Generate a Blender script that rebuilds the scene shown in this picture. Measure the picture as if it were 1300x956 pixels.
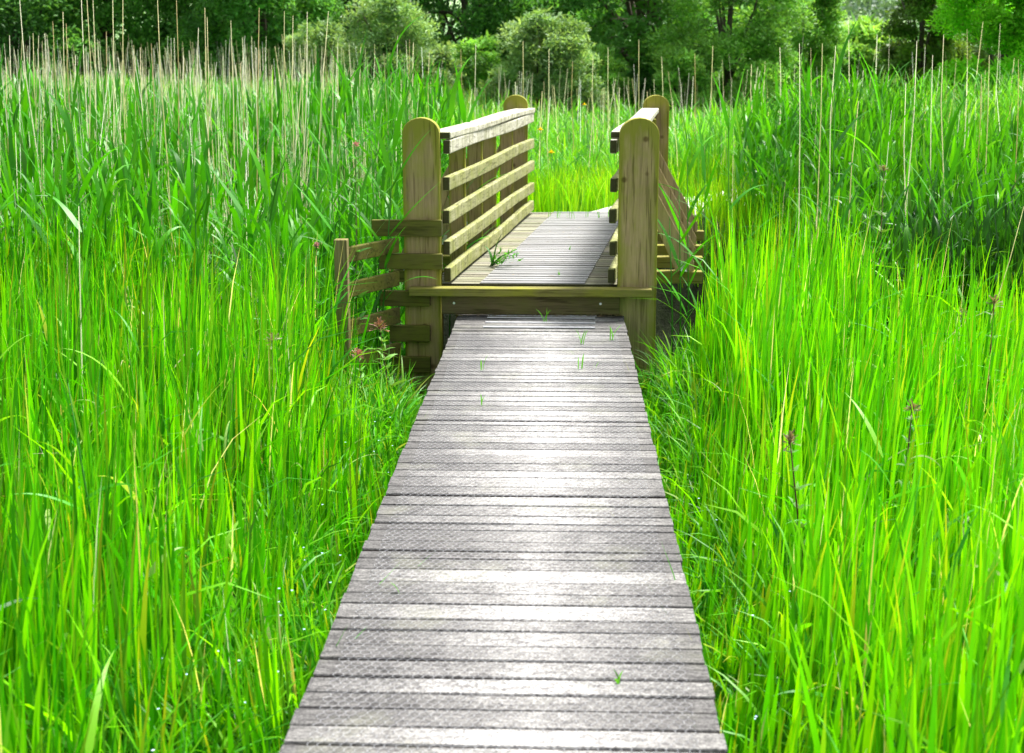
import bpy, bmesh, math, random
import numpy as np
from mathutils import Vector, Matrix, noise as mnoise

# ------------------------------------------------------------------ scene, camera, light
for o in list(bpy.data.objects): bpy.data.objects.remove(o)
S = bpy.context.scene
COL = S.collection
R = math.radians
S.render.resolution_x, S.render.resolution_y = 1024, 753

CAM_H = 1.65
PITCH = math.atan(357.5/1770); YAW = math.atan(64*math.cos(PITCH)/1770)
cam = bpy.data.cameras.new('camera'); camo = bpy.data.objects.new('camera', cam); COL.objects.link(camo)
camo.location = (0, 0, CAM_H); camo.rotation_euler = (math.pi/2-PITCH, 0, YAW)
cam.sensor_width = 36; cam.lens = 1770/1300*36; cam.shift_y = -44.5/1300
cam.clip_start = 0.05; cam.clip_end = 3000
cam.dof.use_dof = True; cam.dof.focus_distance = 7.5; cam.dof.aperture_fstop = 4.5
S.camera = camo

SUN_EL, SUN_AZ = 60, 42          # azimuth clockwise from +Y
w = bpy.data.worlds.new('World'); S.world = w; w.use_nodes = True
nt = w.node_tree; nt.nodes.clear()
sky = nt.nodes.new('ShaderNodeTexSky'); sky.sky_type = 'NISHITA'; sky.sun_disc = False
sky.sun_elevation = R(SUN_EL); sky.sun_rotation = R(SUN_AZ); sky.dust_density = 4; sky.air_density = 1; sky.ozone_density = 1
hs = nt.nodes.new('ShaderNodeHueSaturation'); hs.inputs['Saturation'].default_value = 0.35
bgn = nt.nodes.new('ShaderNodeBackground'); bgn.inputs['Strength'].default_value = 0.11
wo = nt.nodes.new('ShaderNodeOutputWorld')
nt.links.new(sky.outputs[0], hs.inputs['Color']); nt.links.new(hs.outputs[0], bgn.inputs[0]); nt.links.new(bgn.outputs[0], wo.inputs[0])
sun = bpy.data.lights.new('sun', 'SUN'); suno = bpy.data.objects.new('sun', sun); COL.objects.link(suno)
sun.energy = 3.9; sun.angle = R(14); sun.color = (1, 0.96, 0.9)
sd = Vector((math.sin(R(SUN_AZ))*math.cos(R(SUN_EL)), math.cos(R(SUN_AZ))*math.cos(R(SUN_EL)), math.sin(R(SUN_EL))))
suno.rotation_euler = sd.to_track_quat('Z', 'Y').to_euler()
S.view_settings.view_transform = 'Standard'; S.view_settings.look = 'None'
S.view_settings.exposure = 1.3; S.view_settings.gamma = 1
S.cycles.max_bounces = 8; S.cycles.transmission_bounces = 6; S.cycles.diffuse_bounces = 4; S.cycles.glossy_bounces = 2

rng = np.random.default_rng(7); random.seed(7)

# ------------------------------------------------------------------ helpers
def tag(o, label=None, cat=None, group=None, kind=None):
    if label: o['label'] = label
    if cat: o['category'] = cat
    if group: o['group'] = group
    if kind: o['kind'] = kind
    return o
def empty(name, loc=(0,0,0)):
    o = bpy.data.objects.new(name, None); COL.objects.link(o); o.location = loc; o.empty_display_size = .1
    return o
def link_mesh(name, me, mats, parent=None):
    o = bpy.data.objects.new(name, me); COL.objects.link(o)
    for m in (mats if isinstance(mats, (list, tuple)) else [mats]): me.materials.append(m)
    if parent is not None:
        o.parent = parent
        o.location = -Vector(parent.location) if parent.parent is None else (0,0,0)   # meshes are built in world coordinates
    return o
def np_mesh(name, V, F4, cols=None, smooth=True):
    """V (n,3), F4 (m,4) quads, cols (n,3) point colours"""
    me = bpy.data.meshes.new(name); n = len(V); m = len(F4)
    me.vertices.add(n); me.vertices.foreach_set('co', np.ascontiguousarray(V, dtype=np.float32).ravel())
    me.loops.add(m*4); me.loops.foreach_set('vertex_index', np.ascontiguousarray(F4, dtype=np.int32).ravel())
    me.polygons.add(m); me.polygons.foreach_set('loop_start', np.arange(0, m*4, 4, dtype=np.int32))
    try: me.polygons.foreach_set('loop_total', np.full(m, 4, dtype=np.int32))
    except Exception: pass
    me.polygons.foreach_set('use_smooth', np.full(m, smooth))
    if cols is not None:
        a = me.attributes.new('col', 'FLOAT_COLOR', 'POINT')
        a.data.foreach_set('color', np.concatenate([cols, np.ones((n,1))], 1).astype(np.float32).ravel())
    me.update(calc_edges=True)
    return me
class MB:
    def __init__(s): s.v = []; s.f = []; s.mi = []; s.c = []
    def hexa(s, p, mi=0, ends=None, endmi=1, c=None):
        """p: 8 points, 0-3 near face (ccw), 4-7 far face"""
        b = len(s.v); s.v += [tuple(q) for q in p]; s.c += [c or (.5,.5,.5)]*8
        fs = [(0,1,2,3),(7,6,5,4),(0,4,5,1),(1,5,6,2),(2,6,7,3),(3,7,4,0)]
        for i, f in enumerate(fs):
            s.f.append([b+k for k in f]); s.mi.append(endmi if (ends and i in ends) else mi)
    def box(s, x0, x1, y0, y1, z0, z1, mi=0, ends=None, c=None):
        s.hexa([(x0,y0,z0),(x1,y0,z0),(x1,y0,z1),(x0,y0,z1),(x0,y1,z0),(x1,y1,z0),(x1,y1,z1),(x0,y1,z1)], mi, ends, 1, c)
    def tube(s, pts, rad, n=6, c=None):
        pts = [Vector(p) for p in pts]; b = len(s.v); 
        if not isinstance(rad, (list, tuple)): rad = [rad]*len(pts)
        for i, p in enumerate(pts):
            t = (pts[min(i+1, len(pts)-1)]-pts[max(i-1, 0)]).normalized()
            a = t.orthogonal().normalized() if i == 0 else (a - t*a.dot(t)).normalized()
            bb = t.cross(a)
            for k in range(n):
                q = p + (a*math.cos(2*math.pi*k/n)+bb*math.sin(2*math.pi*k/n))*rad[i]
                s.v.append(tuple(q)); s.c.append(c or (.5,.5,.5))
        for i in range(len(pts)-1):
            for k in range(n):
                s.f.append([b+i*n+k, b+i*n+(k+1)%n, b+(i+1)*n+(k+1)%n, b+(i+1)*n+k]); s.mi.append(0)
        s.f.append([b+k for k in range(n)][::-1]); s.mi.append(0)
        s.f.append([b+(len(pts)-1)*n+k for k in range(n)]); s.mi.append(0)
    def build(s, name, mats, parent=None, bevel=0, smooth=False, seg=2):
        me = bpy.data.meshes.new(name); me.from_pydata(s.v, [], s.f)
        me.polygons.foreach_set('material_index', s.mi)
        if smooth: me.polygons.foreach_set('use_smooth', [True]*len(s.f))
        a = me.attributes.new('col', 'FLOAT_COLOR', 'POINT')
        a.data.foreach_set('color', np.concatenate([np.array(s.c), np.ones((len(s.c),1))], 1).astype(np.float32).ravel())
        me.update()
        bm = bmesh.new(); bm.from_mesh(me); bmesh.ops.recalc_face_normals(bm, faces=bm.faces); bm.to_mesh(me); bm.free()
        o = link_mesh(name, me, mats, parent)
        if bevel:
            md = o.modifiers.new('bevel', 'BEVEL'); md.width = bevel; md.segments = seg; md.limit_method = 'ANGLE'
        return o

# ------------------------------------------------------------------ materials
def newmat(name):
    m = bpy.data.materials.new(name); m.use_nodes = True; t = m.node_tree; t.nodes.clear()
    out = t.nodes.new('ShaderNodeOutputMaterial'); return m, t, out
def N(t, typ, **kw):
    n = t.nodes.new(typ)
    for k, v in kw.items():
        if k.startswith('i_'): n.inputs[k[2:].replace('_', ' ')].default_value = v
        else: setattr(n, k, v)
    return n
def ramp(t, src, stops):
    r = t.nodes.new('ShaderNodeValToRGB'); e = r.color_ramp.elements
    while len(e) < len(stops): e.new(.5)
    for i, (p, c) in enumerate(stops):
        e[i].position = p; e[i].color = (*c, 1) if len(c) == 3 else c
    t.links.new(src, r.inputs[0]); return r
def mixc(t, fac, a, b, mode='MIX'):
    m = t.nodes.new('ShaderNodeMix'); m.data_type = 'RGBA'; m.blend_type = mode
    for s, v in ((0, fac), (6, a), (7, b)):
        if hasattr(v, 'is_linked') or hasattr(v, 'links'): t.links.new(v, m.inputs[s])
        elif s == 0: m.inputs[0].default_value = v
        else: m.inputs[s].default_value = (*v, 1)
    return m.outputs[2]
def noisen(t, vec, scale, detail=4, rough=.55):
    n = t.nodes.new('ShaderNodeTexNoise'); n.inputs['Scale'].default_value = scale; n.inputs['Detail'].default_value = detail; n.inputs['Roughness'].default_value = rough
    t.links.new(vec, n.inputs['Vector']); return n.outputs['Fac']

def leaf_mat(name, trans=.4, rough=.45, spec=.3, tint=(1,1,1), tcol=(1.25,1.1,.5)):
    """leaf colour from the plant's own point colour, part of the light passes through"""
    m, t, out = newmat(name)
    at = N(t, 'ShaderNodeAttribute', attribute_name='col')
    c = mixc(t, 1.0, at.outputs['Color'], tint, 'MULTIPLY')
    p = N(t, 'ShaderNodeBsdfPrincipled', i_Roughness=rough); p.inputs['Specular IOR Level'].default_value = spec
    t.links.new(c, p.inputs['Base Color'])
    tr = N(t, 'ShaderNodeBsdfTranslucent')
    tc = mixc(t, 1.0, c, tcol, 'MULTIPLY'); t.links.new(tc, tr.inputs['Color'])
    mx = N(t, 'ShaderNodeMixShader'); mx.inputs[0].default_value = trans
    t.links.new(p.outputs[0], mx.inputs[1]); t.links.new(tr.outputs[0], mx.inputs[2]); t.links.new(mx.outputs[0], out.inputs[0])
    return m

def wood_mat(name, axis, base, dark, algae, algae_amt=.5, rough=.8, spec=.15, scale=1.0, edge=False, drips=False):
    m, t, out = newmat(name)
    tc = N(t, 'ShaderNodeTexCoord'); mp = N(t, 'ShaderNodeMapping')
    sc = {'x': (1.3, 26, 26), 'y': (26, 1.3, 26), 'z': (26, 26, 1.3)}[axis]
    mp.inputs['Scale'].default_value = [v*scale for v in sc]
    t.links.new(tc.outputs['Object'], mp.inputs['Vector'])
    oi = N(t, 'ShaderNodeObjectInfo'); ad = N(t, 'ShaderNodeVectorMath', operation='ADD')
    mu = N(t, 'ShaderNodeMath', operation='MULTIPLY'); mu.inputs[1].default_value = 37.0
    t.links.new(oi.outputs['Random'], mu.inputs[0]); t.links.new(mp.outputs[0], ad.inputs[0]); t.links.new(mu.outputs[0], ad.inputs[1])
    g = noisen(t, ad.outputs[0], 1.0, 6, .65)
    g2 = noisen(t, ad.outputs[0], 4.0, 3, .6)
    big = noisen(t, tc.outputs['Object'], 5.0, 5, .65)
    r1 = ramp(t, g, [(.32, dark), (.5, base), (.72, tuple(min(1, v*1.35) for v in base))])
    c = mixc(t, .35, r1.outputs[0], ramp(t, g2, [(.3, tuple(v*.55 for v in base)), (.7, tuple(v*1.25 for v in base))]).outputs[0])
    am = ramp(t, big, [(.5-.28*algae_amt, (0,0,0)), (.72-.1*algae_amt, (algae_amt,)*3)])
    c = mixc(t, am.outputs[0], c, mixc(t, .5, algae, r1.outputs[0], 'MULTIPLY') if False else algae)
    if edge:
        sg = N(t, 'ShaderNodeSeparateXYZ'); t.links.new(tc.outputs['Generated'], sg.inputs[0])
        e1 = N(t, 'ShaderNodeMath', operation='MULTIPLY_ADD'); e1.inputs[1].default_value = 2; e1.inputs[2].default_value = -1; t.links.new(sg.outputs['X'], e1.inputs[0])
        e2 = N(t, 'ShaderNodeMath', operation='ABSOLUTE'); t.links.new(e1.outputs[0], e2.inputs[0])
        e3 = N(t, 'ShaderNodeMath', operation='POWER'); e3.inputs[1].default_value = 5; t.links.new(e2.outputs[0], e3.inputs[0])
        e4 = N(t, 'ShaderNodeMath', operation='POWER'); e4.inputs[1].default_value = 14; t.links.new(sg.outputs['Z'], e4.inputs[0])
        e5 = N(t, 'ShaderNodeMath', operation='ADD'); t.links.new(e3.outputs[0], e5.inputs[0]); t.links.new(e4.outputs[0], e5.inputs[1])
        mp3 = N(t, 'ShaderNodeMapping'); mp3.inputs['Scale'].default_value = (14, 14, 3); t.links.new(tc.outputs['Object'], mp3.inputs['Vector'])
        e6 = N(t, 'ShaderNodeMath', operation='MULTIPLY_ADD'); e6.inputs[1].default_value = 1.6; t.links.new(noisen(t, mp3.outputs[0], 1, 5, .65), e6.inputs[0]); t.links.new(e5.outputs[0], e6.inputs[2])
        em = ramp(t, e6.outputs[0], [(.0, (0,0,0)), (.55, (0,0,0)), (.9, (.85,.85,.85))])
        hv = N(t, 'ShaderNodeMath', operation='MULTIPLY'); hv.inputs[1].default_value = .62; t.links.new(e6.outputs[0], hv.inputs[0]); t.links.new(hv.outputs[0], em.inputs[0])
        c = mixc(t, em.outputs[0], c, (.26,.27,.025))
    if drips:
        mp3 = N(t, 'ShaderNodeMapping'); mp3.inputs['Scale'].default_value = (3, 30, 3); t.links.new(tc.outputs['Object'], mp3.inputs['Vector'])
        dn = noisen(t, mp3.outputs[0], 1, 5, .75)
        c = mixc(t, .85, c, ramp(t, dn, [(.34, (.42,.44,.22)), (.5, (.9,.9,.8)), (.66, (1.3,1.3,1.25))]).outputs[0], 'MULTIPLY')
    # cracks along the grain
    cr = ramp(t, noisen(t, ad.outputs[0], 2.2, 2, .5), [(.36, (.35,.33,.3)), (.42, (1,1,1))])
    c = mixc(t, .6, c, cr.outputs[0], 'MULTIPLY')
    # knots
    vo = N(t, 'ShaderNodeTexVoronoi'); vo.inputs['Scale'].default_value = 4.5; t.links.new(tc.outputs['Object'], vo.inputs['Vector'])
    kn = ramp(t, vo.outputs['Distance'], [(.05, (.3,.24,.18)), (.11, (1,1,1))]); c = mixc(t, .8, c, kn.outputs[0], 'MULTIPLY')
    at = N(t, 'ShaderNodeAttribute', attribute_name='col')
    c2 = mixc(t, 1.0, c, at.outputs['Color'], 'MULTIPLY')
    dbl = mixc(t, 1.0, c2, (2,2,2), 'MULTIPLY')
    p = N(t, 'ShaderNodeBsdfPrincipled', i_Roughness=rough); p.inputs['Specular IOR Level'].default_value = spec
    t.links.new(dbl, p.inputs['Base Color'])
    bp = N(t, 'ShaderNodeBump'); bp.inputs['Strength'].default_value = .5; bp.inputs['Distance'].default_value = .004
    t.links.new(g, bp.inputs['Height']); t.links.new(bp.outputs[0], p.inputs['Normal'])
    t.links.new(p.outputs[0], out.inputs[0]); return m

def plain_mat(name, col, rough=.8, metal=0, nscale=6, var=.25, spec=.3):
    m, t, out = newmat(name)
    tc = N(t, 'ShaderNodeTexCoord'); n = noisen(t, tc.outputs['Object'], nscale, 6, .65)
    r = ramp(t, n, [(.3, tuple(v*(1-var) for v in col)), (.7, tuple(v*(1+var) for v in col))])
    p = N(t, 'ShaderNodeBsdfPrincipled', i_Roughness=rough, i_Metallic=metal); p.inputs['Specular IOR Level'].default_value = spec
    t.links.new(r.outputs[0], p.inputs['Base Color'])
    bp = N(t, 'ShaderNodeBump'); bp.inputs['Strength'].default_value = .4; bp.inputs['Distance'].default_value = .01
    t.links.new(n, bp.inputs['Height']); t.links.new(bp.outputs[0], p.inputs['Normal'])
    t.links.new(p.outputs[0], out.inputs[0]); return m

def boardwalk_mat():
    """silver grey weathered boards, paler down the middle, darker to the sides"""
    m, t, out = newmat('weathered_boards')
    tc = N(t, 'ShaderNodeTexCoord'); at = N(t, 'ShaderNodeAttribute', attribute_name='col')
    mp = N(t, 'ShaderNodeMapping'); mp.inputs['Scale'].default_value = (5, 75, 75); t.links.new(tc.outputs['Object'], mp.inputs['Vector'])
    ad = N(t, 'ShaderNodeVectorMath', operation='ADD'); sc = N(t, 'ShaderNodeVectorMath', operation='SCALE'); sc.inputs['Scale'].default_value = 60
    t.links.new(at.outputs['Color'], sc.inputs[0]); t.links.new(mp.outputs[0], ad.inputs[0]); t.links.new(sc.outputs[0], ad.inputs[1])
    g = noisen(t, ad.outputs[0], 1.0, 6, .7)
    fine = noisen(t, tc.outputs['Object'], 130, 4, .75)
    blotch = noisen(t, tc.outputs['Object'], 7, 6, .7)
    # cross position: boards are palest in the middle of the walk
    sx = N(t, 'ShaderNodeSeparateXYZ'); t.links.new(tc.outputs['Object'], sx.inputs[0])
    a1 = N(t, 'ShaderNodeMath', operation='ADD'); a1.inputs[1].default_value = .07; t.links.new(sx.outputs['X'], a1.inputs[0])
    a2 = N(t, 'ShaderNodeMath', operation='ABSOLUTE'); t.links.new(a1.outputs[0], a2.inputs[0])
    a3 = N(t, 'ShaderNodeMath', operation='MULTIPLY_ADD'); a3.inputs[1].default_value = -1.25; a3.inputs[2].default_value = .64; t.links.new(a2.outputs[0], a3.inputs[0])
    a4 = N(t, 'ShaderNodeMath', operation='ADD'); t.links.new(a3.outputs[0], a4.inputs[0]); 
    b1 = N(t, 'ShaderNodeMath', operation='MULTIPLY_ADD'); b1.inputs[1].default_value = .75; b1.inputs[2].default_value = -.375; t.links.new(blotch, b1.inputs[0]); t.links.new(b1.outputs[0], a4.inputs[1])
    a5 = N(t, 'ShaderNodeMath', operation='ADD'); t.links.new(a4.outputs[0], a5.inputs[0])
    sx2 = N(t, 'ShaderNodeSeparateColor'); t.links.new(at.outputs['Color'], sx2.inputs[0])
    b2 = N(t, 'ShaderNodeMath', operation='MULTIPLY_ADD'); b2.inputs[1].default_value = .44; b2.inputs[2].default_value = -.22; t.links.new(sx2.outputs[0], b2.inputs[0]); t.links.new(b2.outputs[0], a5.inputs[1])
    cross_tone = ramp(t, a5.outputs[0], [(.0, (.115,.113,.112)), (.35, (.23,.228,.222)), (.8, (.47,.467,.455))])
    gr = ramp(t, g, [(.33, (.38,.36,.36)), (.48, (.85,.84,.83)), (.62, (1.15,1.13,1.11))])
    c = mixc(t, .75, cross_tone.outputs[0], gr.outputs[0], 'MULTIPLY')
    sp = ramp(t, fine, [(.40, (.30,.29,.31)), (.5, (.92,.92,.92)), (.60, (1.45,1.45,1.43))])
    c = mixc(t, .8, c, sp.outputs[0], 'MULTIPLY')
    mp4 = N(t, 'ShaderNodeMapping'); mp4.inputs['Scale'].default_value = (22, 60, 60); t.links.new(tc.outputs['Object'], mp4.inputs['Vector'])
    c = mixc(t, .8, c, ramp(t, noisen(t, mp4.outputs[0], 1, 5, .8), [(.38, (.42,.41,.42)), (.5, (.95,.95,.95)), (.60, (1.3,1.3,1.29))]).outputs[0], 'MULTIPLY')
    al = ramp(t, noisen(t, tc.outputs['Object'], 3.1, 5, .6), [(.56, (0,0,0)), (.75, (.35,.35,.35))])
    c = mixc(t, al.outputs[0], c, (.33,.34,.24))
    p = N(t, 'ShaderNodeBsdfPrincipled', i_Roughness=.7); p.inputs['Specular IOR Level'].default_value = .22
    t.links.new(c, p.inputs['Base Color'])
    bp = N(t, 'ShaderNodeBump'); bp.inputs['Strength'].default_value = .8; bp.inputs['Distance'].default_value = .004
    t.links.new(g, bp.inputs['Height']); t.links.new(bp.outputs[0], p.inputs['Normal'])
    t.links.new(p.outputs[0], out.inputs[0]); return m

BR, DK, AL = (.30,.235,.15), (.13,.10,.06), (.27,.27,.045)
M = dict(
    boards=boardwalk_mat(),
    post=wood_mat('brown_post_wood', 'z', (.42,.295,.17), (.23,.16,.095), (.33,.31,.06), .55, edge=True),
    postshade=wood_mat('shaded_brown_wood', 'z', (.14,.11,.06), (.06,.05,.03), (.12,.13,.03), .6),  # darkened post wood, shade below and behind the bridge painted in
    rail=wood_mat('pale_rail_wood', 'y', (.36,.36,.22), (.24,.25,.12), (.24,.27,.045), .65, drips=True),
    toprail=wood_mat('bleached_rail_wood', 'y', (.56,.55,.49), (.40,.39,.32), (.36,.37,.19), .4, drips=True),
    railend=plain_mat('dark_end_grain', (.06,.06,.022), .9, nscale=40),
    frontx=wood_mat('mossy_board_wood', 'x', (.12,.105,.035), (.045,.04,.02), (.16,.175,.02), .75),
    nosing=wood_mat('mossy_nosing_wood', 'x', (.21,.18,.075), (.10,.085,.04), (.25,.26,.02), .75),
    riser=wood_mat('dark_riser_wood', 'x', (.15,.115,.06), (.07,.055,.03), (.14,.15,.03), .5),  # plain dark brown across the whole riser
    deckx=wood_mat('mossy_deck_wood', 'x', (.25,.25,.20), (.14,.14,.10), (.20,.21,.11), .4),
    grip=wood_mat('grey_grip_strip', 'x', (.27,.27,.27), (.18,.18,.18), (.24,.24,.20), .3, rough=.55, spec=.4, scale=.7),
    strut=wood_mat('tan_strut_wood', 'z', (.44,.33,.19), (.28,.2,.11), (.40,.36,.08), .4),
    strutshade=wood_mat('shaded_post_wood', 'z', (.24,.19,.10), (.13,.10,.05), (.20,.20,.04), .6),  # darker wood copy, shade around the fence post put into its colour
    wire=plain_mat('galvanised_wire', (.40,.41,.44), .7, .0, 60, .15),
    alu=plain_mat('bare_aluminium', (.75,.76,.80), .35, .85, 30, .12),
    mud=None)

# ------------------------------------------------------------------ terrain
GZ = -0.55
def sstep(a, b, v): 
    q = np.clip((v-a)/(b-a), 0, 1); return q*q*(3-2*q)
def ground_z(x, y):
    x = np.asarray(x, float); y = np.asarray(y, float)
    z = GZ + .05*np.sin(x*1.3+y*.7) + .04*np.sin(y*1.9-x*.6) + np.zeros_like(x+y)
    ditch = sstep(9.05, 9.7, y)*(1-sstep(12.4, 13.3, y))*sstep(-3.2, -2.2, x)*(1-sstep(1.6, 2.6, x))
    z = z - .7*ditch
    # embankment that carries the path beyond the bridge
    cx = path_x(y)
    emb = sstep(13.1, 13.65, y)*(1-sstep(24, 30, y))*np.exp(-((x-cx)/1.5)**4)
    z = z*(1-emb) + emb*(.16 - .02*np.sin(x*3+y))
    return z
def path_x(y):
    y = np.asarray(y, float); return .56 + .30*(y-13.5) + .22*np.clip(y-13.5, 0, 20)**1.5
def veg_ok(x, y):
    """False on the boardwalk, the bridge and the path"""
    bw = (x > -.72) & (x < .455) & (y < 9.2)
    bx = -.75+.105*(y-9.1)
    br = (x > bx-.32) & (x < bx+1.42) & (y > 9.0) & (y < 13.7)
    wing = (x > -1.42) & (x < -.7) & (y > 8.45) & (y < 9.3)
    pth = (y > 13.3) & (np.abs(x-path_x(y)) < .55) & (y < 16.5)
    return ~(bw | br | wing | pth)

xs = np.concatenate([-np.geomspace(1500, 14, 26), np.arange(-13, 13.01, .22), np.geomspace(14, 1500, 26)])
ys = np.concatenate([-np.geomspace(400, 4, 14), np.arange(-3, 40, .22), np.geomspace(41, 2500, 34)])
X, Y = np.meshgrid(xs, ys); Z = ground_z(X, Y)
nx, ny = len(xs), len(ys)
idx = (np.arange(ny-1)[:, None]*nx+np.arange(nx-1)[None]).ravel()
Fg = np.stack([idx, idx+1, idx+1+nx, idx+nx], 1)
def ground_mat():
    m, t, out = newmat('wet_meadow_soil')
    tc = N(t, 'ShaderNodeTexCoord'); n = noisen(t, tc.outputs['Object'], 9, 7, .7); n2 = noisen(t, tc.outputs['Object'], .6, 4, .6)
    r = ramp(t, n, [(.3, (.010,.012,.005)), (.6, (.025,.036,.010)), (.8, (.045,.05,.015))])
    r2 = ramp(t, n2, [(.35, (.5,.6,.4)), (.65, (1.3,1.5,1))])
    c = mixc(t, 1.0, r.outputs[0], r2.outputs[0], 'MULTIPLY')
    p = N(t, 'ShaderNodeBsdfPrincipled', i_Roughness=.9); t.links.new(c, p.inputs['Base Color'])
    bp = N(t, 'ShaderNodeBump'); bp.inputs['Distance'].default_value = .05; t.links.new(n, bp.inputs['Height']); t.links.new(bp.outputs[0], p.inputs['Normal'])
    t.links.new(p.outputs[0], out.inputs[0]); return m
tag(link_mesh('ground', np_mesh('ground', np.stack([X.ravel(), Y.ravel(), Z.ravel()], 1), Fg), ground_mat()), 'dark wet meadow soil under the reeds and grass', kind='structure')

# gravel path beyond the bridge
py_ = np.concatenate([np.arange(13.62, 17.2, .18)]); V = []; F = []
for i, yy in enumerate(py_):
    cx = float(path_x(yy)); 
    for j in range(9):
        s = (j-4)/4; wob = .05*math.sin(yy*3+s*5)
        x = cx + s*(.62+wob)
        V.append((x, yy, float(ground_z(x, yy)) + .028 - .03*abs(s)**3 + random.uniform(-.004, .004)))
for i in range(len(py_)-1):
    for j in range(8): F.append((i*9+j, i*9+j+1, (i+1)*9+j+1, (i+1)*9+j))
def gravel_mat():
    m, t, out = newmat('pale_gravel'); tc = N(t, 'ShaderNodeTexCoord')
    vo = N(t, 'ShaderNodeTexVoronoi'); vo.inputs['Scale'].default_value = 45; t.links.new(tc.outputs['Object'], vo.inputs['Vector'])
    r = ramp(t, noisen(t, tc.outputs['Object'], 60, 3, .7), [(.3, (.36,.34,.3)), (.7, (.68,.65,.6))])
    p = N(t, 'ShaderNodeBsdfPrincipled', i_Roughness=.85); t.links.new(r.outputs[0], p.inputs['Base Color'])
    bp = N(t, 'ShaderNodeBump'); bp.inputs['Distance'].default_value = .015; t.links.new(vo.outputs['Distance'], bp.inputs['Height']); t.links.new(bp.outputs[0], p.inputs['Normal'])
    t.links.new(p.outputs[0], out.inputs[0]); return m
tag(link_mesh('path', np_mesh('path', np.array(V), np.array(F)), gravel_mat()), 'pale gravel path curving away beyond the footbridge', kind='structure')

# far hillside fields
hx = np.linspace(-500, 900, 60); hy = np.linspace(260, 1500, 50)
HX, HY = np.meshgrid(hx, hy)
HZ = GZ - 1 + 75*sstep(260, 1250, HY) + 5*np.sin(HX*.008+HY*.004)*sstep(300, 700, HY)
i2 = (np.arange(49)[:, None]*60+np.arange(59)[None]).ravel()
def hill_mat():
    m, t, out = newmat('far_fields'); tc = N(t, 'ShaderNodeTexCoord')
    mp = N(t, 'ShaderNodeMapping'); mp.inputs['Scale'].default_value = (.002, .009, .0); t.links.new(tc.outputs['Object'], mp.inputs['Vector'])
    vo = N(t, 'ShaderNodeTexVoronoi'); vo.inputs['Scale'].default_value = 1; t.links.new(mp.outputs[0], vo.inputs['Vector'])
    r = ramp(t, vo.outputs['Color'], [(.2, (.16,.30,.13)), (.5, (.26,.42,.17)), (.8, (.33,.47,.24))])
    p = N(t, 'ShaderNodeBsdfPrincipled', i_Roughness=.95); t.links.new(r.outputs[0], p.inputs['Base Color']); t.links.new(p.outputs[0], out.inputs[0]); return m
tag(link_mesh('hill', np_mesh('hill', np.stack([HX.ravel(), HY.ravel(), HZ.ravel()], 1), np.stack([i2, i2+1, i2+61, i2+60], 1)), hill_mat()), 'pale green far hillside seen through the gap in the trees', kind='structure')

# ------------------------------------------------------------------ boardwalk
bw = tag(empty('boardwalk', (-.13, 5, -.1)), 'long silver grey plank boardwalk under wire mesh leading up to the footbridge', 'boardwalk')
gaps = [3.54,3.65,3.75,3.85,3.94,4.05,4.15,4.25,4.36,4.46,4.54,4.63,4.75,4.83,4.92,5.04,5.16,5.27,5.40,5.50,5.60,5.71,5.81,5.92,6.02,6.12,6.22,6.30,6.39,6.49,6.58,6.68,6.78,6.89,7.0,7.09,7.17,7.26,7.34,7.43,7.52,7.61,7.71,7.81,7.91,8.0,8.08,8.18,8.28,8.38,8.48,8.58,8.68,8.78,8.88,8.98,9.06]
yy = 3.44
while yy > -1.5: gaps.insert(0, yy); yy -= random.uniform(.094, .108)
mb = MB()
for a, b in zip(gaps[:-1], gaps[1:]):
    g = random.choice([.011, .013, .015, .018, .008, .012, .007]); xl = -.675+random.uniform(-.004, .004); xr = .412+random.uniform(-.004, .004)
    sk = random.uniform(-.003, .003); zt = random.uniform(-.003, .001); tl = random.uniform(-.0015, .0015)
    c = (random.random(), random.random(), random.random())
    # several cells along the plank so its edges waver
    n = 8; rows = []
    e0 = [a+g/2+random.uniform(-.0013, .0013)-sk*(1-2*k/n) for k in range(n+1)]
    e1 = [b-g/2+random.uniform(-.0013, .0013)-sk*(1-2*k/n) for k in range(n+1)]
    base = len(mb.v)
    for k in range(n+1):
        x = xl+(xr-xl)*k/n; ch = .003
        prof = [(e0[k], -.032), (e0[k], zt-.005), (e0[k]+ch, zt+tl), (e1[k]-ch, zt-tl), (e1[k], zt-.005), (e1[k], -.032)]
        for (py, pz) in prof: mb.v.append((x, py, pz)); mb.c.append(c)
    for k in range(n):
        for q in range(6):
            mb.f.append([base+k*6+q, base+(k+1)*6+q, base+(k+1)*6+(q+1)%6, base+k*6+(q+1)%6]); mb.mi.append(1 if q in (0, 4, 5) else 0)
    mb.f.append([base+q for q in range(6)]); mb.mi.append(0)
    mb.f.append([base+n*6+q for q in range(6)][::-1]); mb.mi.append(0)
mb.build('deck_planks', [M['boards'], plain_mat('damp_board_edge', (.035,.025,.022), .9, nscale=40)], bw)
for x in (-.60, -.16, .30):
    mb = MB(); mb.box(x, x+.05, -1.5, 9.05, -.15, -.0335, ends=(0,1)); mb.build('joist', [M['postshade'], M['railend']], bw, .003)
for yy in (1.2, 3.4, 5.6, 7.8):
    for x in (-.652, .352):
        mb = MB(); mb.box(x, x+.05, yy, yy+.08, -.95, -.15-.0 if False else -.152); mb.build('support_post', M['postshade'], bw, .003)

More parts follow.
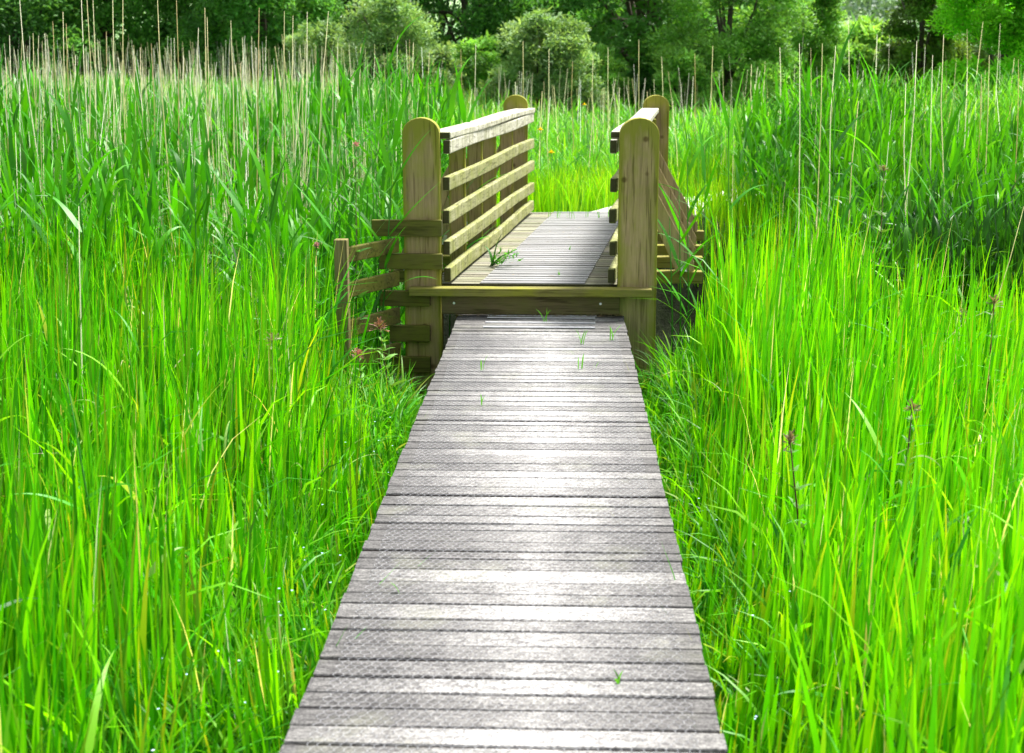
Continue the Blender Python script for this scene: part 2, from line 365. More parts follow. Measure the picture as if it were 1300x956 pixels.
# hexagonal wire netting stapled on the boards
def netting(x0, x1, y0, y1, cw, zf):
    ch = cw*.9; V = []; E = {}; vid = {}
    def vert(i, j, k):                      # honeycomb vertices, twisted sides run along y
        key = (i, j, k)
        if key not in vid:
            x = x0 + (i*.5)*cw; yb = y0 + j*ch*1.0 + (0 if k == 0 else ch*.42)
            x += .0016*math.sin(yb*9+i)+random.uniform(-.0008, .0008); yb += random.uniform(-.001, .001)+.004*math.sin(x*7)
            V.append((x, yb)); vid[key] = len(V)-1
        return vid[key]
    nj = int((y1-y0)/ch); ni = int((x1-x0)/cw*2); ed = []
    for j in range(nj):
        for i in range(ni+1):
            if (i+j) % 2 == 0:
                a = vert(i, j, 0); b = vert(i, j, 1); ed.append((a, b))
                for di in (-1, 1):
                    if 0 <= i+di <= ni and j+1 < nj: ed.append((b, vert(i+di, j+1, 0)))
    V = np.array(V); ed = np.array(ed); r = .00042
    P = np.concatenate([V[ed[:, 0]], V[ed[:, 1]]], 0).reshape(2, -1, 2)
    d = P[1]-P[0]; L = np.linalg.norm(d, axis=1)+1e-9; nrm = np.stack([-d[:, 1], d[:, 0]], 1)/L[:, None]
    tw = np.where(np.abs(d[:, 0]) < .003, 1.5, 1.0)*r
    out = []
    for e in (0, 1):
        for (a, b) in ((-1, 0), (0, 1), (1, 0), (0, -1)):
            out.append(np.concatenate([P[e]+nrm*(a*tw)[:, None], np.full((len(ed), 1), zf)+ (b*tw)[:, None]], 1))
    O = np.stack(out, 1); n = len(ed); base = np.arange(n)[:, None]*8
    F = np.concatenate([base+np.array([k, (k+1) % 4, 4+(k+1) % 4, 4+k]) for k in range(4)], 0)
    return O.reshape(-1, 3), F
V, F = netting(-.615, .355, 1.2, 8.45, .0275, .0035)
link_mesh('wire_netting', np_mesh('wire_netting', V, F, smooth=False), M['wire'], bw)
for (yb, xl, xr) in ((9.0, -.476, .235), (8.93, -.478, .225), (8.76, -.482, .222), (8.60, -.486, .216)):
    mb = MB(); mb.box(xl, xr, yb-.018, yb+.018, .0025, .009); mb.build('metal_grip_bar', M['alu'], bw, .0015)

# ------------------------------------------------------------------ footbridge (runs slightly skew to the boardwalk)
SK = .105; Y0 = 9.1; Y1 = 13.56; DZ = .19
def bx(x0, y): return x0 + SK*(y-Y0)
fb = tag(empty('footbridge', (-.15, 11.3, DZ)), 'short timber footbridge with slatted rail parapets and round topped posts', 'footbridge')
def skew_box(mb, x0, x1, y0, y1, z0, z1, ends=(0,1), c=None):
    mb.hexa([(bx(x0,y0),y0,z0),(bx(x1,y0),y0,z0),(bx(x1,y0),y0,z1),(bx(x0,y0),y0,z1),
             (bx(x0,y1),y1,z0),(bx(x1,y1),y1,z0),(bx(x1,y1),y1,z1),(bx(x0,y1),y1,z1)], 0, ends, 1, c)
def wavy_rail(name, x0, x1, y0, y1, z0, z1, mat, dz=0.0, n=10, splits=()):
    """a rail cut into n slices so it can sag and waver a little"""
    mb = MB(); ysn = [y0+(y1-y0)*k/n for k in range(n+1)]; ph = random.random()*6
    for k, yv in enumerate(ysn):
        w = .004*math.sin(yv*2.1+ph); u = .005*math.sin(yv*1.7+ph*2)+dz*(yv-y0)/(y1-y0)
        for (xx, zz) in ((x0, z0), (x1, z0), (x1, z1), (x0, z1)): mb.v.append((bx(xx, yv)+w, yv, zz+u)); mb.c.append((.5,.5,.5))
    for k in range(n):
        for q in range(4): mb.f.append([k*4+q, (k+1)*4+q, (k+1)*4+(q+1)%4, k*4+(q+1)%4]); mb.mi.append(0)
    mb.f.append([0,1,2,3]); mb.mi.append(1); mb.f.append([n*4+3,n*4+2,n*4+1,n*4]); mb.mi.append(1)
    o = mb.build(name, [mat, M['railend']], fb, .009, smooth=False, seg=3); return o
def round_post(x0, x1, y0, y1, z0, z1, mat, parent, name='post'):
    """post whose head is sawn to a flat-sided arch"""
    mb = MB(); wd = x1-x0; rise = wd*.42; pr = [(x0, z0), (x1, z0)]
    n = 12
    for k in range(n+1):
        a = math.pi*k/n; cxm = (x0+x1)/2
        pr.append((cxm+math.cos(a)*wd/2, z1-rise+math.sin(a)*rise))
    m = len(pr)
    for yv in (y0, y1):
        for (xx, zz) in pr: mb.v.append((xx, yv, zz)); mb.c.append((.5,.5,.5))
    mb.f.append(list(range(m))); mb.mi.append(0); mb.f.append(list(range(m, 2*m))[::-1]); mb.mi.append(0)
    for k in range(m): mb.f.append([k, m+k, m+(k+1)%m, (k+1)%m]); mb.mi.append(0)
    return mb.build(name, mat, parent, .006)
# posts: near pair, far pair
round_post(-1.03, -.79, 9.05, 9.17, -1.1, 1.285, M['post'], fb)
round_post(.373, .626, 9.05, 9.17, -1.1, 1.285, M['post'], fb)
round_post(-.555, -.325, 13.35, 13.47, -.6, 1.325, M['post'], fb)
round_post(.765, 1.01, 13.35, 13.47, -.6, 1.325, M['post'], fb)
RZ = [(1.050,1.140),(.808,.90),(.597,.69),(.389,.483),(.205,.30)]
# far ends lie a touch higher on the photo
for i, (za, zb) in enumerate(RZ):
    dz = (.0, -.0, 0, 0, 0)[i]
    for (xa, xb) in ((-.775, -.728), (.312, .359)):
        wavy_rail('rail', xa, xb, 9.1, 13.52, za, zb, M['toprail'] if i == 0 else M['rail'], .012)
wavy_rail('handrail', -.885, -.722, 9.098, 13.53, 1.1435, 1.19, M['toprail'], .012)
wavy_rail('handrail', .308, .47, 9.175, 13.34, 1.1435, 1.19, M['toprail'], .012)
# intermediate posts, each pair on an outrigger beam with raking struts outside
for k, yp in enumerate((9.98, 10.73, 11.42, 12.4)):
    for side in (-1, 1):
        xi = bx(-.7775, yp) if side < 0 else bx(.3615, yp)
        mb = MB(); x0, x1 = (xi-.115, xi) if side < 0 else (xi, xi+.115)
        mb.box(x0, x1, yp-.05, yp+.05, -.1, 1.142); mb.build('baluster', M['post'], fb, .004)
        xo = xi+side*.50; xa = xi+side*.117
        mb = MB(); pts = [(xa, .92), (xa, .72), (xo-side*.13, .1625), (xo, .1625), (xo, .23)]
        if side > 0: pts = pts[::-1]
        n = len(pts)
        for yv in (yp-.03, yp+.025):
            for (xx, zz) in pts: mb.v.append((xx, yv, zz)); mb.c.append((.5,.5,.5))
        mb.f.append(list(range(n))); mb.f.append(list(range(n, 2*n))[::-1]); mb.mi += [0]*(2+n)
        for q in range(n): mb.f.append([q, n+q, n+(q+1)%n, (q+1)%n])
        s = mb.build('strut', M['strut'], fb, .003)
        mb = MB(); xb = xo-side*.075
        mb.box(xb-.022, xb+.022, yp-.036, yp-.0305, .165, .235); mb.box(xb-.022, xb+.022, yp-.075, yp-.036, .1645, .170)
        br = mb.build('steel_bracket', M['alu'], fb, .001)
    mb = MB(); mb.box(bx(-.775, yp)-.56, bx(.3615, yp)+.56, yp-.05, yp+.05, .075, .161, ends=()); mb.build('outrigger_beam', M['nosing'], fb, .004)
# deck: planks lie parallel to the nosing, their ends follow the skew
mb = MB(); mg = MB(); yv = 9.16; k = 0
while yv < 13.55:
    wd = random.uniform(.084, .098); g = random.uniform(.011, .018)
    v = random.uniform(.36, .6); c = (v, v*random.uniform(.94, 1.04), v*random.uniform(.85, 1))
    z = DZ+random.uniform(-.003, 0)
    mb.box(bx(-.775, yv)-.1+random.uniform(-.01, .01), bx(.36, yv)+.1+random.uniform(-.01, .01), yv, yv+wd, .163, z, ends=(0, 1), c=c)
    v = random.uniform(.42, .58)
    a, b = bx(-.545, yv), bx(.15, yv)
    mg.hexa([(a,yv+.006,z+.001),(b,yv+.006,z+.001),(b,yv+.006,z+.006),(a,yv+.006,z+.006),
             (bx(-.545,yv+wd),yv+wd-.008,z+.001),(bx(.15,yv+wd),yv+wd-.008,z+.001),(bx(.15,yv+wd),yv+wd-.008,z+.006),(bx(-.545,yv+wd),yv+wd-.008,z+.006)], c=(v,v,v*1.03))
    yv += wd+g; k += 1
mb.build('deck_planks', [M['deckx'], M['railend']], fb, .002); mg.build('grip_strips', M['grip'], fb)
for x in (-.70, -.22, .26):
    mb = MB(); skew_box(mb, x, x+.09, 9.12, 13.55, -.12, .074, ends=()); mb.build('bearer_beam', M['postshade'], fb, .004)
mb = MB(); mb.box(-.992, .592, 8.94, 9.046, .138, .192, ends=(3,5)); mb.build('nosing_board', [M['nosing'], M['frontx']], fb, .007)
mb = MB(); mb.box(-.783, .386, 9.006, 9.048, .012, .1365, ends=(3,5)); mb.build('riser_board', [M['riser'], M['railend']], fb, .004)
for x in (-.70, .26):       # screw heads on the riser
    mb = MB(); mb.tube([(x, 9.008, .085), (x, 9.003, .085)], .008, 10); mb.build('screw', M['alu'], fb)
# boards nailed across the front of the left post and the abutment behind
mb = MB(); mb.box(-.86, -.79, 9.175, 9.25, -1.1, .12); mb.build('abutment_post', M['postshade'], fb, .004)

# ------------------------------------------------------------------ crib fence beside the bridge
cf = tag(empty('retaining_fence', (-1.2, 8.8, -.6)), 'low mossy crib of interlocked boards at the left foot of the bridge', 'retaining fence')
for i, (za, zb, xl, xr) in enumerate([(.521,.629,-1.235,-.775),(.304,.408,-1.19,-.775),(.059,.163,-1.19,-.858),(-.179,-.068,-1.13,-.86),(-.39,-.28,-1.12,-.86),(-.60,-.50,-1.12,-.86)]):
    mb = MB(); mb.box(xl, xr, 9.006, 9.048, za, zb, ends=(3,5)); mb.build('front_board', [M['frontx'], M['railend']], cf, .006)
for i, (za, zb) in enumerate([(.42,.515),(.2,.296),(-.049,.056),(-.27,-.178)]):
    mb = MB(); a = Vector((-1.052, 8.99)); b = Vector((-1.315, 8.50)); d = (b-a).normalized(); nn = Vector((d.y, -d.x))*.036*-1
    q = [a, b, b-nn, a-nn]
    mb.hexa([(q[1].x,q[1].y,za),(q[0].x,q[0].y,za),(q[0].x,q[0].y,zb),(q[1].x,q[1].y,zb),(q[2].x,q[2].y,za),(q[3].x,q[3].y,za),(q[3].x,q[3].y,zb),(q[2].x,q[2].y,zb)], 0, (3,5), 1)
    mb.build('side_rail', [M['frontx'], M['railend']], cf, .006)
mb = MB(); mb.box(-1.385, -1.305, 8.40, 8.485, -.9, .575); mb.build('fence_post', M['strutshade'], cf, .005)

# ------------------------------------------------------------------ vegetation kit
def blades(P, az, L, W, t0, t1, nseg, phi, c0, c1, pw=1.5, prof='grass'):
    """ribbons: P roots, az lean azimuth, t0/t1 tilt from vertical at root and tip, c0 root and c1 tip colours"""
    n = len(P); s = np.linspace(0, 1, nseg+1)
    th = t0[:, None]+(t1-t0)[:, None]*s[None]**pw
    ds = L[:, None]/nseg
    hx_ = np.concatenate([np.zeros((n, 1)), np.cumsum(np.sin((th[:, 1:]+th[:, :-1])/2)*ds, 1)], 1)
    vz = np.concatenate([np.zeros((n, 1)), np.cumsum(np.cos((th[:, 1:]+th[:, :-1])/2)*ds, 1)], 1)
    ca, sa = np.cos(az)[:, None], np.sin(az)[:, None]
    Cx = P[:, 0:1]+hx_*ca; Cy = P[:, 1:2]+hx_*sa; Cz = P[:, 2:3]+vz
    C = np.stack([Cx, Cy, Cz], 2)
    T = np.stack([np.sin(th)*ca, np.sin(th)*sa, np.cos(th)], 2)
    side = np.stack([-sa+0*th, ca+0*th, 0*th], 2)
    up = np.cross(T, side)
    cp, sp = np.cos(phi)[:, None, None], np.sin(phi)[:, None, None]
    wv = side*cp+up*sp
    if prof == 'grass': wp = np.minimum(1, .75+s*1.2)*np.clip((1-s)*2.6, 0.02, 1)**.8
    elif prof == 'leaf': wp = np.clip(s*6+.25, 0, 1)*np.clip((1-s)*1.5, .02, 1)**.9
    elif prof == 'club': wp = .2+.8*np.clip(s*2-.9, 0, 1)
    else: wp = 1-.6*s
    off = wv*(W[:, None]*wp[None])[:, :, None]*.5
    V = np.stack([C-off, C+off], 2).reshape(-1, 3)
    b = (np.arange(n)[:, None]*(nseg+1)*2+np.arange(nseg)[None]*2).ravel()
    F = np.stack([b, b+1, b+3, b+2], 1)
    cc = c0[:, None, :]*(1-s[None, :, None]**2)+c1[:, None, :]*s[None, :, None]**2
    cols = np.repeat(cc, 2, axis=1).reshape(-1, 3)
    return V, F, cols
class Acc:
    def __init__(s): s.V = []; s.F = []; s.C = []; s.n = 0
    def add(s, r):
        V, F, C = r; s.V.append(V); s.F.append(F+s.n); s.C.append(C); s.n += len(V)
    def mesh(s, name): return np_mesh(name, np.concatenate(s.V), np.concatenate(s.F), np.concatenate(s.C))
def U(a, b, n): return rng.uniform(a, b, n)
def pick(pal, n, jit=.18):
    pal = np.array(pal); c = pal[rng.integers(0, len(pal), n)]; c = c*(1+rng.normal(0, jit, (n, 1))); return np.clip(c, .003, 1)
def fbm(x, y, s, seed=0):
    v = 0
    for k, (a, f) in enumerate(((1, 1), (.5, 2.1), (.25, 4.3))):
        v = v+a*np.sin(x*s*f*1.1+seed+k*2.3+1.7*np.sin(y*s*f*.7+seed*1.3+k))*np.cos(y*s*f*.9-seed*.7+k*1.1+1.3*np.sin(x*s*f*.8+k))
    return v/1.4
def scatter(n, x0, x1, y0, y1, marg=.7):
    x = U(x0, x1, n); y = U(y0, y1, n)
    # keep to the wedge a viewer here, or a step to the side, can see
    k = (np.abs(x+.036*y) < .40*y+marg) & veg_ok(x, y)
    return x[k], y[k]

SEDGE = [(.085,.44,.004),(.13,.54,.004),(.055,.34,.004),(.19,.58,.005),(.035,.25,.005),(.10,.30,.02)]
SEDGE_R = [(.14,.54,.004),(.18,.60,.004),(.10,.46,.004),(.23,.62,.005),(.06,.36,.005),(.12,.50,.01)]
TIP_Y = [(.45,.50,.03),(.25,.50,.02),(.3,.35,.03),(.16,.46,.01),(.14,.45,.01)]
REEDC = [(.055,.31,.006),(.035,.22,.008),(.085,.38,.006),(.06,.32,.012)]
REEDT = [(.07,.33,.03),(.09,.36,.02),(.16,.38,.06)]
SHORT = [(.06,.32,.008),(.09,.40,.008),(.04,.22,.01),(.15,.46,.01)]
STRAW = [(.90,.88,.62),(.84,.81,.52),(.93,.92,.74),(.70,.62,.34)]
leafM = leaf_mat('sunlit_sedge_leaf', .45, .42, .22, tcol=(1.3,1.15,.3))
reedM = leaf_mat('broad_reed_leaf', .42, .42, .28, tcol=(1.3,1.15,.4))
strawM = leaf_mat('bleached_straw', .55, .6, .2, tcol=(1,1,1))

# --- sedge: one thick stand either side of the walk
def side_dist(x): return np.maximum(-.70-x, x-.43)
def sedge(n, x0, x1, y0, y1, acc, right):
    x, y = scatter(n, x0, x1, y0, y1)
    s = side_dist(x)
    f1 = fbm(x, y, 1.7, 3 if right else 8); f2 = fbm(x, y, 5, 1)
    h = .30+.64*sstep(.0, .55 if right else .75, s)+.13*f1+.08*f2
    # keep it low in front of the crib fence and beside the ditch
    low = sstep(6.2, 7.6, y)*(1-sstep(.50, .66, s) if not right else (1-sstep(.3, .65, s)))
    h = h*(1-.62*low)
    h = h*(1+.22*sstep(5.5, 8.5, y)*(1 if right else 1))
    tus = fbm(x, y, 9, 13)+.5*fbm(x, y, 21, 3)
    keep = (h > .12) & (rng.random(len(x)) < .18+.82*sstep(-.7, .7, tus))
    keep &= (~((y > 8.2+.25*f1) & (x > 1.9))) if right else (~((y > 8.55) & (x > -2.4)))
    keep &= ~((y > 9.1) & (x < 1.9) & (x > -1))
    x, y, h, s = x[keep], y[keep], h[keep], s[keep]; m = len(x)
    L = h*U(.5, 1.15, m)*np.where(rng.random(m) < .25, .7, 1)
    P = np.stack([x, y, ground_z(x, y)-.02], 1)
    az = np.where(rng.random(m) < .45, rng.normal(.3, .8, m), U(0, 6.28, m))
    inner = s < .28
    az = np.where(inner, np.where(x < 0, math.pi, 0)+rng.normal(0, .9, m), az)
    t0 = np.abs(rng.normal(.02, .06, m)); t1 = t0+np.abs(rng.normal(.08, .20, m))+np.where(rng.random(m) < .10, U(.6, 2.1, m), 0)
    W = U(.008, .022, m)*(1+.1*sstep(6, 9, y))
    c_cl = 1+.22*fbm(x, y, 3.1, 20)
    c0 = pick(SEDGE_R if right else SEDGE, m)*np.stack([c_cl**1.6, c_cl**.6, np.ones(m)], 1); c1 = np.where(rng.random((m, 1)) < .14, pick(TIP_Y, m), c0*1.05)
    dead = rng.random(m) < .035; W[dead] *= .5; c0[dead] = pick(STRAW, int(dead.sum())); c1[dead] = c0[dead]
    acc.add(blades(P, az, L, W, t0, t1, 6, U(-.9, .9, m), c0, c1, 2.2))
def stray(n, x0, x1, acc):
    x, y = scatter(n, x0, x1, 2.6, 8.4); k = side_dist(x) > .15; x, y = x[k], y[k]; m = len(x)
    P = np.stack([x, y, ground_z(x, y)+U(.25, .75, m)*sstep(0, .8, side_dist(x))], 1); c0 = pick([(.04,.27,.02),(.07,.36,.02),(.20,.50,.02),(.30,.45,.12)], m)
    l0 = U(.3, 1.1, m); acc.add(blades(P, U(0, 6.28, m), U(.15, .4, m), U(.007, .022, m), l0, l0+U(.2, 1.4, m), 8, rng.normal(0, .4, m), c0, c0*1.1, 1.6, 'leaf'))
for right in (False, True):
    acc = Acc(); stray(900, .5, 4.6, acc) if right else stray(1100, -6, -.75, acc)
    if right: sedge(56000, .46, 4.6, 1.6, 9.6, acc, True)
    else: sedge(68000, -6.2, -.73, 1.6, 9.6, acc, False)
    tag(link_mesh('tall_grass', acc.mesh('tall_grass'), leafM), 'dense lime green sedge standing on the %s side of the boardwalk' % ('right' if right else 'left'), 'grass', kind='stuff')

# --- short dark arching grass along both edges and on the ditch banks
acc = Acc()
for (x0, x1, y0, y1, n) in ((-1.25, -.72, 1.5, 9.0, 9000), (.455, .95, 1.5, 9.0, 9000), (-1.7, -.72, 7.2, 9.0, 2500), (.62, 1.8, 8.2, 10, 2500)):
    x, y = scatter(n, x0, x1, y0, y1); m = len(x); s = side_dist(x)
    P = np.stack([x, y, ground_z(x, y)-.01], 1); az = np.where(x < 0, math.pi, 0)+rng.normal(0, 1.3, m)
    over = (s < .10) & (rng.random(m) < .22) & (y < 8.9); az = np.where(over, np.where(x < 0, 0, math.pi)+rng.normal(0, .5, m), az)
    L = (.18+.25*sstep(0, .4, s))*U(.7, 1.5, m)+np.where(over, U(.26, .42, m), 0); t0 = np.abs(rng.normal(.2, .2, m)); t1 = t0+U(.3, 1.9, m)
    c0 = pick(SHORT, m); c1 = np.where(rng.random((m, 1)) < .15, pick(TIP_Y, m), c0*1.1)
    acc.add(blades(P, az, L, U(.005, .014, m), t0, t1, 6, U(-.5, .5, m), c0, c1, 1.2))
tag(link_mesh('verge_grass', acc.mesh('verge_grass'), leafM), 'short dark green arching grass along both boardwalk edges', 'grass', kind='stuff')

# --- common reed: stem with leaves set alternately
def reed_mass(x, y, H, acc, nleaf, nseg=6, leafL=(.28,.5), leafW=(.016,.034), pal=REEDC, stem_c=REEDC, lower=.25):
    m = len(x); P = np.stack([x, y, ground_z(x, y)], 1)
    az = U(0, 6.28, m); t0 = np.abs(rng.normal(0, .04, m)); t1 = t0+np.abs(rng.normal(0, .12, m))
    acc.add(blades(P, az, H, U(.006, .010, m), t0, t1, 5, U(-1, 1, m), pick(stem_c, m), pick(stem_c, m), 1.2, 'stem'))
    hb = math.pi*rng.random(m)
    for k in range(nleaf):
        f = lower+(1-lower)*(k+U(0, .8, m))/nleaf
        hgt = H*f*.98; th = (t0+t1)*.5*f
        Q = P+np.stack([np.sin(th)*np.cos(az)*hgt, np.sin(th)*np.sin(az)*hgt, np.cos(th)*hgt], 1)
        la = hb+(k % 2)*math.pi+rng.normal(0, .35, m)
        top = f > .85
        l0 = np.where(top, U(.05, .3, m), U(.25, .7, m)); l1 = l0+np.where(rng.random(m) < .35, U(.6, 1.7, m), U(.05, .5, m))
        L = U(*leafL, m)*np.where(f < .45, .8, 1)
        c0 = pick(pal, m); c1 = np.where(rng.random((m, 1)) < .2, pick(REEDT, m), c0*1.1)
        acc.add(blades(Q, la, L, U(*leafW, m), l0, l1, nseg, rng.normal(0, .35, m), c0, c1, 1.6, 'leaf'))
accL = Acc()
x, y = scatter(3000, -9, -1.25, 8.3, 17, 1.0)
f = fbm(x, y, .9, 5); k = (y > 8.6+.5*f+.35*np.clip(-x-2.2, 0, 3)*.0) & (rng.random(len(x)) < .55+.5*sstep(-.6, .6, f)) & ((x < -1.6) | (y > 9.5))
x, y, f = x[k], y[k], f[k]
H = (1.42+.2*f+.22*sstep(9, 12, y)+.22*np.exp(-((x+1.9)/.7)**2))*U(.82, 1.1, len(x)); reed_mass(x, y, H, accL, 9, leafW=(.022,.044), leafL=(.3,.55))
tag(link_mesh('reed_bed', accL.mesh('reed_bed'), reedM), 'broad leaved green reeds crowding up to the left side of the bridge', 'reeds', kind='stuff')
accR = Acc()
x, y = scatter(3600, 1.15, 7.2, 9.0, 17, 1.0)
f = fbm(x, y, .9, 2); k = (y > 9.3+.35*f) & (rng.random(len(x)) < .35+.5*sstep(1.5, 2.8, x)+.3*f) & (x > 1.2+SK*(y-9.1))
x, y, f = x[k], y[k], f[k]
H = (1.05+.15*f+.22*sstep(1.8, 3.2, x))*U(.8, 1.1, len(x)); reed_mass(x, y, H, accR, 8, leafW=(.022,.042), pal=[(.05,.27,.006),(.03,.18,.008),(.075,.33,.006),(.05,.24,.012)])
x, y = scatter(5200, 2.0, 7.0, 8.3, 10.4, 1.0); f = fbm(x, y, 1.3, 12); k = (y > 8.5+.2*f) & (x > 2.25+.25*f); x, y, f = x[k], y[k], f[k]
reed_mass(x, y, (1.15+.2*f)*U(.5, 1.15, len(x)), accR, 7, leafW=(.018,.040), leafL=(.15,.36), pal=[(.022,.12,.006),(.03,.16,.006),(.018,.09,.008)], stem_c=[(.03,.10,.01)], lower=.1)  # herbs added in a dark palette, painting the bank's shade into the leaves
tag(link_mesh('reed_bed', accR.mesh('reed_bed'), reedM), 'broad leaved green reeds and added shade-coloured herbs filling the bank right of the bridge', 'reeds', kind='stuff')

# --- meadow grass behind the bridge, then the wide reed bed running to the trees
acc = Acc()
x, y = scatter(60000, -6, 7.5, 10, 19, 0.6); d = np.abs(x-(.4+.1*(y-13)))
k = ((y > 13.2) | (x > 1.9+.1*(y-9))) & (rng.random(len(x)) < np.where(d < np.where(y < 15, 1.8, 3.2), 1, .25)); x, y = x[k], y[k]; m = len(x)
f = fbm(x, y, 1.1, 4); P = np.stack([x, y, ground_z(x, y)-.02], 1)
emb = np.clip((P[:, 2]-GZ)/.7, 0, 1)
L = (.95-.5*emb+.15*f)*U(.6, 1.15, m); t0 = np.abs(rng.normal(.04, .08, m)); t1 = t0+np.abs(rng.normal(.2, .4, m))
c0 = pick([(.24,.60,.008),(.18,.54,.008),(.32,.62,.02),(.13,.42,.012)], m); c1 = np.where(rng.random((m, 1)) < .2, pick(TIP_Y, m), c0)
acc.add(blades(P, U(0, 6.28, m), L, U(.008, .015, m), t0, t1, 4, U(-1.2, 1.2, m), c0, c1, 1.5))
tag(link_mesh('meadow_grass', acc.mesh('meadow_grass'), leafM), 'bright yellow green grass growing beyond the far end of the bridge', 'grass', kind='stuff')
acc = Acc()
for (n, ya, yb, W) in ((26000, 16, 24, .016), (34000, 23, 45, .024)):
    x, y = scatter(n, -24, 22, ya, yb, 2.0); m = len(x)
    f = fbm(x, y, .5, 6); f2 = fbm(x, y, 1.8, 9)
    P = np.stack([x, y, ground_z(x, y)], 1)
    mid = np.exp(-((x-.07*y)/(.09*y+1.2))**2)
    H = (1.32-.22*mid+.10*f+.07*f2+.38*sstep(0, -.15, x/y))*U(.72, 1.08, m)
    straw = rng.random(m) < .13+.08*f+np.where(x > .17*y, .25*(y > 24), 0)+np.where(x < -.03*y, .08, 0)
    c = pick([(.13,.44,.035),(.10,.38,.04),(.18,.50,.02),(.08,.32,.04)], m); c[straw] = pick(STRAW, int(straw.sum()))*.95
    t0 = np.abs(rng.normal(0, .04, m)); t1 = t0+np.abs(rng.normal(.05, .12, m)); H[straw] *= 1.08
    acc.add(blades(P, U(0, 6.28, m), H, np.where(straw, W*.6, W)*U(.7, 1.2, m), t0, t1, 3, U(-1.5, 1.5, m), c, c, 1.4))
    g = ~straw
    for q in range(3):
        Q = P[g].copy(); fr = U(.5, .92, int(g.sum())); Q[:, 2] += H[g]*fr; mm = len(Q); l0 = U(.2, .7, mm)
        acc.add(blades(Q, U(0, 6.28, mm), U(.25, .45, mm), W*U(.9, 1.5, mm), l0, l0+U(.1, 1.0, mm), 3, rng.normal(0, .4, mm), c[g], c[g]*1.1, 1.5, 'leaf'))
tag(link_mesh('reed_bed', acc.mesh('reed_bed'), reedM), 'wide bluish green reed bed reaching back to the trees', 'reeds', kind='stuff')

# short dead stalks that nobody could count
acc = Acc()
def stalks(n, x0, x1, y0, y1, h0, h1, W):
    x, y = scatter(n, x0, x1, y0, y1, 1.0); m = len(x); P = np.stack([x, y, ground_z(x, y)], 1)
    t0 = np.abs(rng.normal(0, .06, m)); c = pick(STRAW, m)
    acc.add(blades(P, U(0, 6.28, m), U(h0, h1, m), W*U(.7, 1.3, m), t0, t0+np.abs(rng.normal(.02, .06, m)), 4, U(-1.5, 1.5, m), c, c, 1.2, 'stem'))
stalks(1500, -8, -1.5, 10, 17, 1.5, 2.4, .0075)
stalks(1000, -11, -3.0, 14, 24, 1.7, 2.5, .0105)
stalks(110, 1.6, 7, 9.6, 17, 1.2, 2.0, .007)
stalks(300, -2, 8, 17, 30, 1.3, 2.1, .013)
tag(link_mesh('dead_stems', acc.mesh('dead_stems'), strawM), 'pale dry reed stems standing thick among the green reeds', 'dry stems', kind='stuff')

# ------------------------------------------------------------------ countable plants
FWD = Vector((-math.sin(YAW)*math.cos(PITCH), math.cos(YAW)*math.cos(PITCH), -math.sin(PITCH)))
RGT = Vector((math.cos(YAW), math.sin(YAW), 0)); UPV = RGT.cross(FWD)
def at(px, py, yv):
    """world point that stands at depth yv where the photograph shows pixel px, py"""
    d = FWD+RGT*((px-650)/1770)-UPV*((py-433.5)/1770); return Vector((0,0,CAM_H))+d*(yv/d.y)
stalk_tips = [  # tip px, py, foot px, depth
 (25,0,58,10.5),(42,42,44,12),(57,42,68,12.5),(67,27,72,12),(80,15,80,11.5),(84,30,90,12),(103,-6,108,10.5),(110,-8,112,11),(118,0,116,12),(143,-4,141,11),
 (156,-6,150,10.6),(135,40,137,12.6),(200,0,216,10.4),(224,0,218,11),(192,55,196,12.4),(252,35,240,12.5),(260,10,268,10.8),(263,22,270,11.4),(293,26,300,12),(329,10,316,10),
 (361,14,358,12),(372,20,366,12.6),(390,15,370,11.6),(417,14,372,11.2),(423,68,416,13),(345,82,342,13),(305,80,312,13),(12,45,14,12.4),(8,80,0,11),(170,88,172,12.8),
 (458,60,456,14),(520,50,520,15),(604,55,606,15),(545,66,543,15.5),(585,62,588,16),(233,70,230,13),(178,60,186,12),(96,70,84,12),(325,60,330,12.4),(385,75,384,13)]
stalk_tips_r = [(1015,55,1022,10.5),(1044,55,1042,11),(1061,58,1050,11),(1164,52,1158,10),(1198,44,1207,10.5),(1184,70,1188,11),(1256,70,1256,11.5),(1246,94,1240,12),(1293,75,1298,11),
 (1228,85,1230,12),(1090,128,1066,10.2),(1150,105,1165,10),(905,58,903,17),(882,68,886,18),(811,50,811,19),(772,60,774,19),(697,62,696,17),(664,52,664,17),(727,78,726,18),(753,70,754,18),(840,72,842,18),(954,82,956,16),(990,60,988,16)]
def stalk(tip, foot, rad, label, group, plume=False):
    b = Vector((foot.x, foot.y, float(ground_z(foot.x, foot.y)))); o_ = empty  # foot on the soil
    mid = (b*.45+tip*.55)+Vector((random.uniform(-.02, .02), 0, 0))
    mb = MB(); mb.tube([(0,0,0), tuple((b*.75+tip*.25+Vector((random.uniform(-.01,.01),0,0)))-b), tuple(mid-b), tuple((b*.2+tip*.8+Vector((random.uniform(-.015,.015),0,0)))-b), tuple(tip-b)], [rad, rad*.9, rad*.8, rad*.6, rad*.3], 5, c=random.choice(STRAW))
    o = mb.build('dead_reed_stalk', strawM, None, smooth=True); o.location = b
    return tag(o, label, 'reed stalk', group)
for (px, py, fx, yv) in stalk_tips:
    tip = at(px, py, yv); ft = at(fx, 240, yv); stalk(tip, ft, .0055, 'thin bleached dead reed stalk rising above the green reeds left of the bridge', 'tall dead reed stalks left of the bridge')
